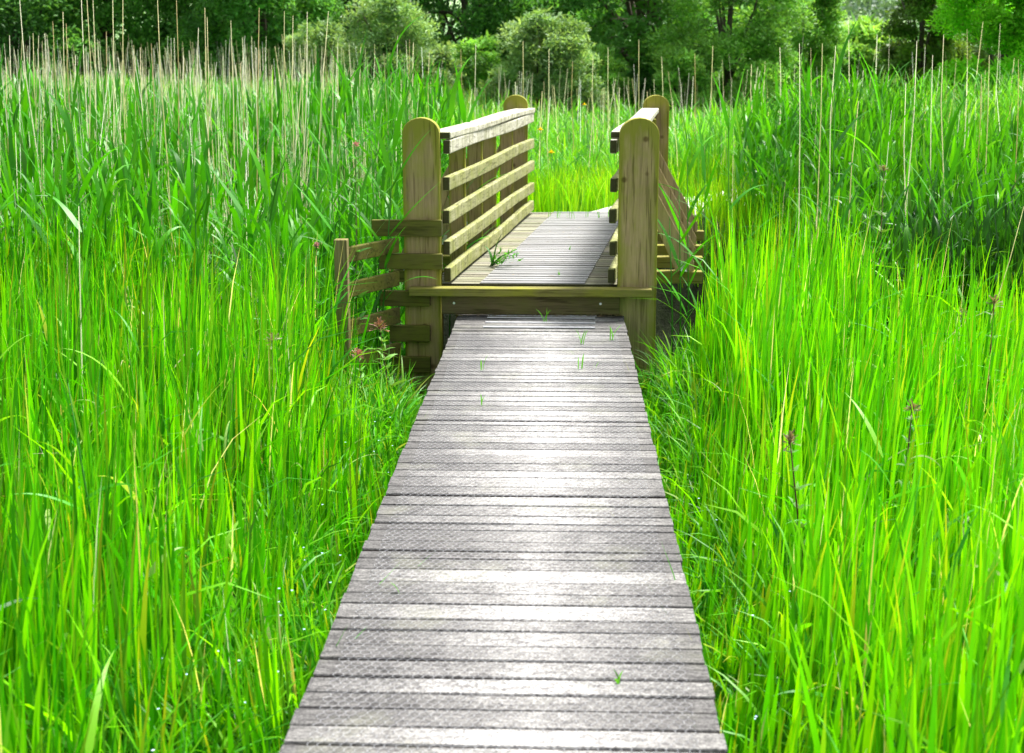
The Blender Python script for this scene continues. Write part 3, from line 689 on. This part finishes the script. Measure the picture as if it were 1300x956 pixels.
for (px, py, fx, yv) in stalk_tips_r:
    tip = at(px, py, yv); ft = at(fx, 240, yv)
    if px > 900: stalk(tip, ft, .0055 if yv < 14 else .008, 'thin bleached dead reed stalk rising above the green reeds right of the bridge', 'tall dead reed stalks right of the bridge')
    else: stalk(tip, ft, .007, 'thin pale dead reed stalk standing in the reed bed behind the bridge', 'dead reed stalks behind the bridge')
# two long leaning dry stalks on their own
stalk(at(1300, 262, 7.2), at(1228, 372, 7.4), .004, 'long dry stalk leaning in from the right over the dark reed bank', None)
stalk(at(100, 262, 6.2), at(88, 380, 6.3), .004, 'brown dry stalk upright in the sedge on the far left', None)

def reed_plant(px, py, fx, yv, nleaf, label, seed, leafs=None, group=None):
    """one reed: stem plus its leaves, tip where the photo has it"""
    global rng
    keep = rng; rng = np.random.default_rng(seed)
    tip = at(px, py, yv); ft = at(fx, 300, yv); b = Vector((ft.x, ft.y, float(ground_z(ft.x, ft.y))))
    root = tag(empty('reed_plant', b), label, 'reed', group)
    mb = MB(); mb.tube([b, (b*.5+tip*.5)+Vector((.01,0,0)), tip], [.006,.005,.002], 6, c=(.06,.26,.03)); mb.build('stem', reedM, root, smooth=True)
    acc = Acc(); Q = []; 
    fr = np.linspace(.4, .97, nleaf)+rng.uniform(-.03, .03, nleaf)
    Q = np.array([tuple(b*(1-q)+tip*q) for q in fr]); hb = rng.uniform(-.5, .5)
    la = hb+(np.arange(nleaf) % 2)*math.pi+rng.normal(0, .3, nleaf)
    l0 = np.where(fr > .88, rng.uniform(.1, .3, nleaf), rng.uniform(.35, .75, nleaf)); l1 = l0+rng.uniform(.1, 1.2, nleaf)
    c = pick(REEDC, nleaf)
    acc.add(blades(Q, la, rng.uniform(.36, .58, nleaf), rng.uniform(.028, .044, nleaf), l0, l1, 9, rng.normal(0, .3, nleaf), c, c*1.15, 1.6, 'leaf'))
    link_mesh('leaves', acc.mesh('leaves'), reedM, root)
    rng = keep
plants = [
 (548,112,540,10.2,8,'tall broad leaved reed behind the near left bridge post'),
 (500,190,470,8.9,9,'reed leaning its long leaves over the left bridge post'),
 (455,250,462,8.7,8,'reed drooping over the mossy crib boards'),
 (872,170,880,9.6,8,'reed arching beside the brown diagonal strut'),
 (925,150,930,9.4,8,'slender reed right of the bridge between strut and sedge'),
 (1148,690,1150,4.6,4,'single reed with one broad drooping leaf near the right front'),
 (90,140,110,8.4,9,'broad leaved reed on the far left under the palest stalks'),
 (245,165,240,8.2,9,'dark reed with a wide upright leaf left of centre in the reed bank'),
 (340,250,350,8.2,8,'reed with stiff crossing leaves left of the fence post'),
 (1060,95,1062,9.6,9,'tallest green reed on the right bank'),
 (1120,110,1118,9.8,9,'green reed right of the tallest one on the right bank'),
 (1200,190,1195,9.2,9,'dark reed in the shaded bank at the right'),
 (862,235,868,9.3,7,'reed with broad leaves right in front of the rear struts'),
 (895,215,900,9.5,8,'leafy reed at the outer end of the outrigger beam'),
 (850,275,858,9.2,5,'low reed shoot between the right post and the strut'),
 (420,205,425,8.7,9,'reed with spreading leaves behind the fence post'),
 (475,120,478,9.6,9,'upright reed with pale upper leaf left of the near left post'),
 (425,140,432,9.4,9,'tall reed at the left end of the dark clump by the bridge'),
 (448,112,452,9.8,9,'second tall reed of the dark clump by the bridge, with stiff upright leaves'),
 (470,150,476,9.2,9,'shorter reed in front of the dark clump by the bridge'),
 (492,98,494,9.9,9,'tall reed just left of the near left post head'),
 (515,105,512,10.1,9,'reed standing behind the near left post head'),
 (572,150,566,10.3,9,'tall reed with long arching leaves above the near end of the handrail'),
 (590,140,585,10.6,8,'reed standing just outside the left handrail'),
 (85,480,110,4.5,5,'near reed with a single broad slanting leaf at the left edge'),
]
for i, p in enumerate(plants): reed_plant(*p, seed=100+i)

# nettle / figwort like stems with tiered side leaves
weedM = leaf_mat('weed_leaf', .3, .55, .2)
def weed(name, px, py, fx, yv, label, cat, stemc, leafc, headc, n=9, ls=.06, heads=14, hr=.03, lowz=None):
    tip = at(px, py, yv); ft = at(fx, 400, yv); gz = float(ground_z(ft.x, ft.y)) if lowz is None else lowz
    b = Vector((ft.x, ft.y, gz)); root = tag(empty(name, b), label, cat)
    mb = MB(); mb.tube([b, b*.5+tip*.5+Vector((-.012,0,0)), tip], [.005,.0042,.002], 6, c=stemc); mb.build('stem', weedM, root, smooth=True)
    acc = Acc(); m = n*4; fr = np.repeat(np.linspace(.3, .95, n), 4); Q = np.array([tuple(b*(1-q)+tip*q) for q in fr])
    la = np.tile(np.arange(4)*math.pi/2, n)+np.repeat(np.arange(n)*.8, 4)+rng.normal(0, .2, m)
    l0 = U(.7, 1.2, m); c = pick([leafc], m)
    acc.add(blades(Q, la, ls*(1.5-fr)*U(.7, 1.2, m)*1.4, ls*.42*(1.5-fr)*U(.8, 1.2, m), l0, l0+U(.3, .9, m), 5, rng.normal(0, .3, m), c, c*1.1, 1.3, 'leaf'))
    link_mesh('leaves', acc.mesh('leaves'), weedM, root)
    if heads:
        acc = Acc(); mm = heads*6; hq = np.tile(np.array(tuple(tip)), (mm, 1)); hq[:, 2] -= U(0, hr*.5, mm)
        c = pick([headc, tuple(v*.7 for v in headc)], mm); t0 = np.abs(rng.normal(0, .8, mm))
        acc.add(blades(hq, U(0, 6.28, mm), hr*U(.5, 1.7, mm), U(.004, .009, mm), t0, t0+U(0, .5, mm), 4, U(-1, 1, mm), c*.8, c, 1.5, 'club'))
        link_mesh('flower_head', acc.mesh('flower_head'), weedM, root)
weed('nettle', 1003, 560, 1062, 4.9, 'dark stemmed seeding nettle leaning left in the near right sedge', 'nettle', (.09,.035,.03), (.10,.26,.04), (.30,.24,.16), 9, .055, 12)
weed('nettle', 1262, 385, 1266, 6.3, 'upright red stemmed nettle near the right edge of the sedge', 'nettle', (.16,.04,.04), (.10,.26,.04), (.30,.26,.16), 8, .06, 10)
weed('nettle', 1222, 400, 1224, 7.4, 'pale topped nettle just left of the red stemmed one', 'nettle', (.12,.08,.04), (.12,.28,.05), (.32,.30,.2), 8, .06, 10)
weed('nettle', 1158, 520, 1160, 5.4, 'short seeding nettle in the middle of the right hand sedge', 'nettle', (.10,.06,.04), (.10,.27,.04), (.28,.22,.16), 7, .05, 10)
weed('nettle', 1122, 215, 1120, 8.9, 'tall pale nettle in front of the dark reed bank', 'nettle', (.12,.10,.05), (.14,.28,.06), (.30,.30,.14), 10, .07, 10)
weed('nettle', 482, 415, 505, 8.2, 'brownish flowering weed at the foot of the crib boards', 'weed', (.16,.10,.05), (.14,.32,.05), (.42,.22,.18), 9, .08, 18, .04)
weed('nettle', 455, 452, 470, 7.9, 'small pink flowered weed left of the brownish weed', 'weed', (.14,.10,.05), (.12,.34,.05), (.5,.2,.25), 7, .07, 14, .04)
weed('hemp_agrimony', 402, 312, 404, 8.0, 'pink flowered hemp agrimony left of the fence post', 'wildflower', (.12,.12,.05), (.09,.30,.05), (.62,.36,.42), 9, .07, 26, .016)
weed('hemp_agrimony', 452, 184, 454, 8.6, 'tall pink flowered hemp agrimony left of the bridge post', 'wildflower', (.12,.12,.05), (.09,.30,.05), (.75,.38,.45), 9, .07, 20, .016)
weed('nettle', 345, 432, 350, 6.3, 'pale topped nettle in the middle of the left hand sedge', 'nettle', (.12,.10,.05), (.12,.30,.06), (.36,.36,.22), 7, .05, 10)

# yellow iris flowers behind the bridge
irisM = leaf_mat('yellow_petal', .3, .5, .2, tcol=(1,1,1))
for (px, py, yv, lab) in ((686,166,15.5,'yellow iris in flower just beyond the left handrail end'),(742,134,20,'small yellow iris flowering far back between the parapets'),(700,195,15,'half open yellow iris low in the bright grass beyond the bridge')):
    tip = at(px, py, yv); b = Vector((tip.x+.02, tip.y, float(ground_z(tip.x, tip.y)))); root = tag(empty('iris', b), lab, 'iris')
    mb = MB(); mb.tube([b, tip], [.006,.004], 6, c=(.1,.35,.03)); mb.build('stem', weedM, root, smooth=True)
    n = 8; acc = Acc(); Q = np.tile(np.array(tip), (n, 1)); c = pick([(.85,.62,.01)], n, .06)
    acc.add(blades(Q, np.arange(n)*.785, np.full(n, .055), np.full(n, .035), np.full(n, .5), np.where(np.arange(n) % 2, 2.4, .9), 5, np.zeros(n), c, c, 1.2, 'leaf'))
    link_mesh('flower', acc.mesh('flower'), irisM, root)

# grass tufts that poke up through the boards
def tuft(px, py, z, n, L, label, group=None, spread=.01, lean=(.05,.5), yv=None):
    d = FWD+RGT*((px-650)/1770)-UPV*((py-433.5)/1770); p = Vector((0,0,CAM_H))+d*((z-CAM_H)/d.z)
    P = np.array(p)[None]+np.stack([rng.normal(0, spread, n), rng.normal(0, spread*.6, n), np.full(n, -.004)], 1)
    acc = Acc(); t0 = U(*lean, n); c = pick([(.14,.46,.01),(.10,.40,.01)], n)
    acc.add(blades(P-np.array(p), U(0, 6.28, n), L*U(.6, 1.1, n), U(.004, .008, n), t0, t0+U(.1, 1.0, n), 6, U(-.8, .8, n), c, c*1.1, 1.4))
    o = link_mesh('grass_tuft', acc.mesh('grass_tuft'), leafM); o.location = p
    tag(o, label, 'grass tuft', group)
tuft(690,410,0,4,.16,'thin grass tuft growing up through the metal grip bars')
tuft(738,437,0,7,.13,'largest grass tuft on the boardwalk, just below the grip bars')
tuft(776,432,0,4,.12,'arched grass tuft near the right edge of the boardwalk end')
tuft(735,468,0,3,.13,'flat lying grass blade tuft at the centre of the far boards')
tuft(757,466,0,2,.06,'tiny grass sprig right of the flat lying blades')
tuft(612,470,0,3,.09,'small grass sprig left of centre on the far boards')
tuft(612,514,0,2,.09,'lone grass blade between boards on the left of the walk')
tuft(503,752,0,2,.05,'single short blade on the left of the near boards')
tuft(786,866,0,3,.05,'tiny sprig at the near right of the boardwalk')
tuft(724,318,DZ,3,.06,'small grass sprig in the middle of the bridge deck')
tuft(711,350,DZ,3,.05,'tiny yellowing sprig at the front of the bridge deck')
for i, (px, py) in enumerate(((698,275),(708,277),(722,277),(728,278),(745,276),(762,277),(775,276))):
    tuft(px, py, DZ, 3, .17, 'grass blade tuft at the far end of the bridge deck', 'grass tufts along the far end of the deck')
# leafy weed sprawling on the left of the bridge deck
d_ = at(625, 343, 10); d = FWD+RGT*((622-650)/1770)-UPV*((338-433.5)/1770); p = Vector((0,0,CAM_H))+d*((DZ-CAM_H)/d.z)
root = tag(empty('deck_weed', p), 'leafy weed sprawling on the bridge deck against the left parapet', 'weed')
acc = Acc(); mb = MB()
for k in range(7):
    a = random.uniform(-.9, 1.2); ln = random.uniform(.12, .3); tipv = p+Vector((math.cos(a)*ln, math.sin(a)*ln*.6-.05, random.uniform(.03, .13)))
    mb.tube([p, p*.5+tipv*.5+Vector((0,0,.02)), tipv], [.003,.0025,.001], 5, c=(.06,.25,.03))
    n = 9; fr = np.linspace(.15, 1, n); Q = np.array([tuple(p*(1-q)+tipv*q) for q in fr]); l0 = U(.4, 1.3, n); c = pick([(.06,.28,.02),(.09,.34,.02)], n)
    acc.add(blades(Q, U(0, 6.28, n), U(.03, .06, n), U(.010, .018, n), l0, l0+U(.2, .8, n), 4, rng.normal(0, .4, n), c, c, 1.2, 'leaf'))
Q = np.tile(np.array(p)+np.array([.02,0,0]), (2, 1)); c = pick([(.07,.30,.04)], 2)
acc.add(blades(Q, np.array([.3, 2.2]), np.array([.26, .2]), np.array([.026, .022]), np.array([.1, .15]), np.array([.6, 1.6]), 8, np.array([.2, -.2]), c, c, 1.5, 'leaf'))
mb.build('stems', weedM, root, smooth=True); link_mesh('leaves', acc.mesh('leaves'), reedM, root)

# forget-me-nots low in the verge
acc = Acc()
for (x0, x1, y0, y1, n) in ((-1.35, -.78, 3.0, 7.0, 60), (.5, 1.5, 3.2, 6.5, 26)):
    x = U(x0, x1, n); y = U(y0, y1, n)
    for xx, yy_ in zip(x, y):
        k = 5; P = np.tile(np.array([xx, yy_, float(ground_z(xx, yy_))+random.uniform(.28, .42)]), (k, 1)); c = pick([(.45,.62,.9),(.6,.72,.92)], k, .05)
        acc.add(blades(P, np.arange(k)*1.257+xx*9, np.full(k, .0055), np.full(k, .006), np.full(k, 1.2), np.full(k, 1.5), 2, np.zeros(k), c, c, 1, 'leaf'))
tag(link_mesh('forget_me_nots', acc.mesh('forget_me_nots'), leaf_mat('pale_blue_petal', .2, .5, .2, tcol=(1,1,1))), 'tiny pale blue forget-me-nots scattered low beside the boardwalk', 'flowers', kind='stuff')
# dry litter swept against the riser
n = 260; x = U(-.67, .40, n); y = 9.0-np.abs(rng.normal(0, .03, n)); P = np.stack([x, y, U(.004, .02, n)], 1); c = pick([(.42,.32,.16),(.25,.17,.08),(.5,.42,.25)], n)
acc = Acc(); acc.add(blades(P, U(0, 6.28, n), U(.02, .06, n), U(.002, .006, n), U(1.3, 1.57, n), U(1.4, 1.7, n), 2, U(-.4, .4, n), c, c))
n = 60; x = U(-.6, .35, n); y = U(9.2, 13, n); P = np.stack([x+SK*(y-9.1), y, np.full(n, DZ+.008)], 1); c = pick([(.42,.32,.16),(.25,.17,.08)], n)
acc.add(blades(P, U(0, 6.28, n), U(.02, .04, n), U(.003, .006, n), np.full(n, 1.45), np.full(n, 1.6), 2, U(-.4, .4, n), c, c))
tag(link_mesh('leaf_litter', acc.mesh('leaf_litter'), strawM), 'dry brown leaf bits gathered where the boardwalk meets the bridge step', 'leaf litter', kind='stuff')

# ------------------------------------------------------------------ trees
barkM = plain_mat('grey_brown_bark', (.10,.085,.06), .9, nscale=12, var=.45)
crownM = leaf_mat('tree_leaf', .4, .5, .25)
def rand_dir(n):
    v = rng.normal(size=(n, 3)); return v/np.linalg.norm(v, axis=1)[:, None]
def tree(name, px, yv, halfw, ztop, zlow, pal, nl, label, cat='tree', lean=0, leaf=.115, clumps=190, open_=.0, group=None):
    px_, b = px, None
    c0 = at(px, 76, yv); b = Vector((c0.x, yv, GZ-.1)); root = tag(empty(name, b), label, cat, group)
    zl2 = max(zlow, GZ+.05); zz = zl2+(ztop-zl2)*U(0, 1, clumps)**1.2; an = U(0, 6.28, clumps)
    q = np.clip((zz-zl2)/(ztop-zl2), 0, 1); prof = np.sqrt(np.clip(1-np.clip((q-.35)/.68, 0, 1)**2, .02, 1))*(.82+.18*sstep(0, .3, q))
    r = U(.25, 1.0, clumps)**.5*prof
    CC = np.stack([b.x+np.cos(an)*r*halfw*.88, b.y+np.sin(an)*r*halfw*.8, zz], 1)
    cr = np.clip(U(.6, 1.25, clumps)*halfw*.26, .24, .85)
    wgt = cr**2*np.where(CC[:, 2] < 4.3, 1.0, .15)*np.where(CC[:, 2] < 1.9, 1.5, 1)*np.where(CC[:, 1] > b.y+.3*halfw, .45, 1); wgt /= wgt.sum()
    ci = rng.choice(clumps, nl, p=wgt)
    d = rand_dir(nl); rr = U(0, 1, nl)**.5
    Pn = CC[ci]+d*(rr*cr[ci])[:, None]*np.array([1, 1, .7]); Pn[:, 2] -= (rr**2)*cr[ci]*.2
    k = Pn[:, 2] > GZ+.1; Pn = Pn[k]; ci = ci[k]; d = d[k]; n = len(Pn)
    inner = rng.random(n) < .10
    big = np.where(Pn[:, 2] > 4.6, 2.6, 1.0)*np.where(inner, 2.2, 1)
    Pn[inner] = Pn[inner]*.75+np.array([b.x, b.y, 0])*.25+np.array([0, 0, .25])*Pn[inner][:, 2:3]
    base = np.array(pal)[rng.integers(0, len(pal), clumps)][ci]*(1+rng.normal(0, .16, (clumps, 1)))[ci]*(1+rng.normal(0, .2, (n, 1))); base = np.clip(base, .004, 1)
    acc = Acc(); t0 = U(.3, 1.7, n)
    acc.add(blades(Pn, U(0, 6.28, n), leaf*U(.8, 1.6, n)*big, leaf*.55*U(.8, 1.3, n)*big, t0, t0+U(0, .7, n), 2, U(-1, 1, n), base, base, 1, 'leaf'))
    link_mesh('crown', acc.mesh('crown'), crownM, root)
    mb = MB(); th = zlow+(ztop-zlow)*.45; tr = (.05 if name == 'crack_willow' else .03)*halfw+.05
    tp = [b, b+Vector((lean*.3, 0, (th-GZ)*.4)), b+Vector((lean, .1, (th-GZ)*.8)), b+Vector((lean*1.2, 0, (th-GZ)*1.2))]
    mb.tube(tp, [tr*1.3, tr, tr*.7, tr*.35], 9)
    for q in range(24 if name == 'crack_willow' else 12):
        tgt = Vector(CC[q]); s = Vector(tp[1]).lerp(Vector(tp[2]), random.random()); s.z = min(s.z, tgt.z+.3) if tgt.z > .2 else s.z
        m1 = s.lerp(tgt, .5)+Vector((random.uniform(-.2, .2), random.uniform(-.2, .2), random.uniform(0, .35)))
        mb.tube([s, s.lerp(m1, .5)+Vector((0,0,.08)), m1, tgt], [tr*.42, tr*.33, tr*.22, .012], 6)
    mb.build('trunk', barkM, root, smooth=True)
DARK = [(0.108, 0.325, 0.06), (0.148, 0.406, 0.075), (0.081, 0.243, 0.055)]
MID = [(0.138, 0.397, 0.069), (0.172, 0.466, 0.078), (0.103, 0.31, 0.061)]
WIL = [(0.241, 0.414, 0.149), (0.299, 0.483, 0.196), (0.184, 0.345, 0.115)]
WIL2 = [(0.223, 0.519, 0.089), (0.297, 0.624, 0.119), (0.178, 0.416, 0.075)]
OLV = [(0.149, 0.297, 0.05), (0.198, 0.363, 0.058), (0.116, 0.231, 0.042)]
BRT = [(0.245, 0.719, 0.029), (0.316, 0.805, 0.043), (0.187, 0.604, 0.029)]
PAL = [(0.288, 0.576, 0.108), (0.36, 0.66, 0.144), (0.228, 0.504, 0.096)]
T = [
 ('broadleaf_tree', 20, 40, 3.3, 9, -.3, DARK, 22000, 'dark green tree at the far left end of the tree line'),
 ('broadleaf_tree', 140, 42, 3.2, 10, .0, MID, 22000, 'mid green tree second from the left in the tree line'),
 ('broadleaf_tree', 250, 43, 2.8, 9, -.2, DARK, 20000, 'dark tree behind the tallest bleached stalks'),
 ('broadleaf_tree', 335, 39, 2.4, 8, -.3, MID, 22000, 'mid green rounded tree left of the pale willow bushes'),
 ('willow_bush', 402, 35, 1.05, 2.6, -.4, WIL, 9000, 'small grey green willow bush left of the larger pale one'),
 ('broadleaf_tree', 440, 45, 3.0, 10, .3, DARK, 20000, 'dark tree standing behind the small willow bush'),
 ('willow_bush', 493, 34, 1.6, 3.15, -.4, WIL, 17000, 'pale grey green willow bush, widest of the bushes left of the bridge'),
 ('broadleaf_tree', 590, 43, 3.0, 10, -.2, DARK, 20000, 'dark tree behind the gap between the two pale willow bushes'),
 ('willow_bush', 692, 33, 1.55, 2.6, -.5, WIL, 17000, 'rounded grey green willow bush directly above the far left bridge post'),
 ('broadleaf_tree', 700, 46, 3.0, 10, .2, DARK, 18000, 'very dark tree behind the rounded willow bush'),
 ('crack_willow', 800, 38, 2.6, 9, .9, MID, 13000, 'dark spreading tree with bare limbs showing above the right parapet'),
 ('broadleaf_tree', 830, 47, 3.2, 10, -.4, DARK, 18000, 'dark tree in shade behind the bare limbed tree'),
 ('willow_tree', 925, 35, 2.0, 6.5, -.5, WIL2, 30000, 'green willow tree right of the bare limbed tree'),
 ('willow_bush', 868, 33, .85, 1.75, -.5, WIL2, 7000, 'low green willow bush at the foot of the bare limbed tree'),
 ('willow_tree', 1018, 39, 1.3, 6.0, -.5, WIL2, 22000, 'soft green willow tree left of the gap in the tree line'),
 ('broadleaf_tree', 930, 48, 3.2, 9, -.2, DARK, 15000, 'dark tree behind the two green willows'),
 ('round_bush', 1098, 60, 2.2, 3.0, -.4, PAL, 11000, 'pale green distant bush filling the gap in the tree line'),
 ('broadleaf_tree', 1170, 27, .8, 6.0, -.5, OLV, 30000, 'dark olive tree right of the gap in the tree line'),
 ('broadleaf_tree', 1272, 25, 1.55, 5.0, -.5, BRT, 52000, 'bright lime green tree at the right edge'),
 ('broadleaf_tree', 1000, 53, 2.0, 8, -.4, MID, 9000, 'mid green rear tree behind the soft green willow'),
 ('broadleaf_tree', 1215, 46, 2.2, 8, -.4, MID, 12000, 'mid green rear tree between the olive tree and the lime green one'),
 ('round_bush', 1190, 31, 1.0, 2.2, -.5, OLV, 9000, 'olive bush low between the dark olive tree and the lime green one'),
 ('willow_bush', 755, 35, 1.1, 1.9, -.5, WIL2, 8000, 'low green willow bush left of the bare limbed tree'),
 ('willow_bush', 610, 36, 1.2, 2.1, -.5, WIL2, 9000, 'green willow bush between the two pale grey green ones'),
 ('willow_bush', 560, 35, .8, 1.9, -.5, WIL, 6000, 'small pale willow bush touching the right side of the widest one'),
 ('broadleaf_tree', 100, 55, 5.0, 8, -.4, DARK, 9000, 'dark rear tree between the two leftmost trees'),
 ('broadleaf_tree', 330, 56, 5.0, 8, -.4, DARK, 9000, 'dark rear tree behind the mid green rounded tree'),
 ('broadleaf_tree', 560, 55, 5.0, 8, -.4, DARK, 9000, 'dark rear tree half hidden behind the widest pale willow bush'),
 ('broadleaf_tree', 775, 56, 5.0, 8, -.4, DARK, 9000, 'dark rear tree seen through the bare limbs'),
 ('broadleaf_tree', 1290, 36, 2.8, 9, -.3, OLV, 15000, 'dark olive tree behind the bright lime green one'),
]
for (nm, px, yv, hw, zt, zl, pal, nl, lab) in T:
    kw = {}
    nl = int(nl*1.9)
    if nm == 'crack_willow': kw = dict(lean=.8, clumps=120)
    if 'bush' in nm: kw = dict(cat='bush', leaf=.08, clumps=90)
    elif 'willow' in nm: kw = dict(leaf=.085, clumps=170, **kw) if nm == 'willow_tree' else kw
    if yv > 52: kw.update(leaf=.2, clumps=150)
    if yv < 30: kw.update(leaf=.07, clumps=150)
    tree(nm, px, yv, hw, zt, zl, pal, nl, lab, **kw)
# far wood on the hillside
acc = Acc(); n = 9000; x = U(40, 260, n); y = U(560, 640, n)+.1*x; P = np.stack([x, y, (GZ-1+75*np.array(sstep(260, 1250, y)))+U(0, 5, n)], 1); c = pick([(.06,.13,.07),(.08,.16,.09)], n)
acc.add(blades(P, U(0, 6.28, n), U(1.5, 3, n), U(1.5, 2.5, n), U(.2, 1.5, n), U(.5, 2, n), 2, U(-1, 1, n), c, c, 1, 'leaf'))
tag(link_mesh('far_wood', acc.mesh('far_wood'), crownM), 'bluish strip of far woodland on the hillside', 'woodland', kind='stuff')
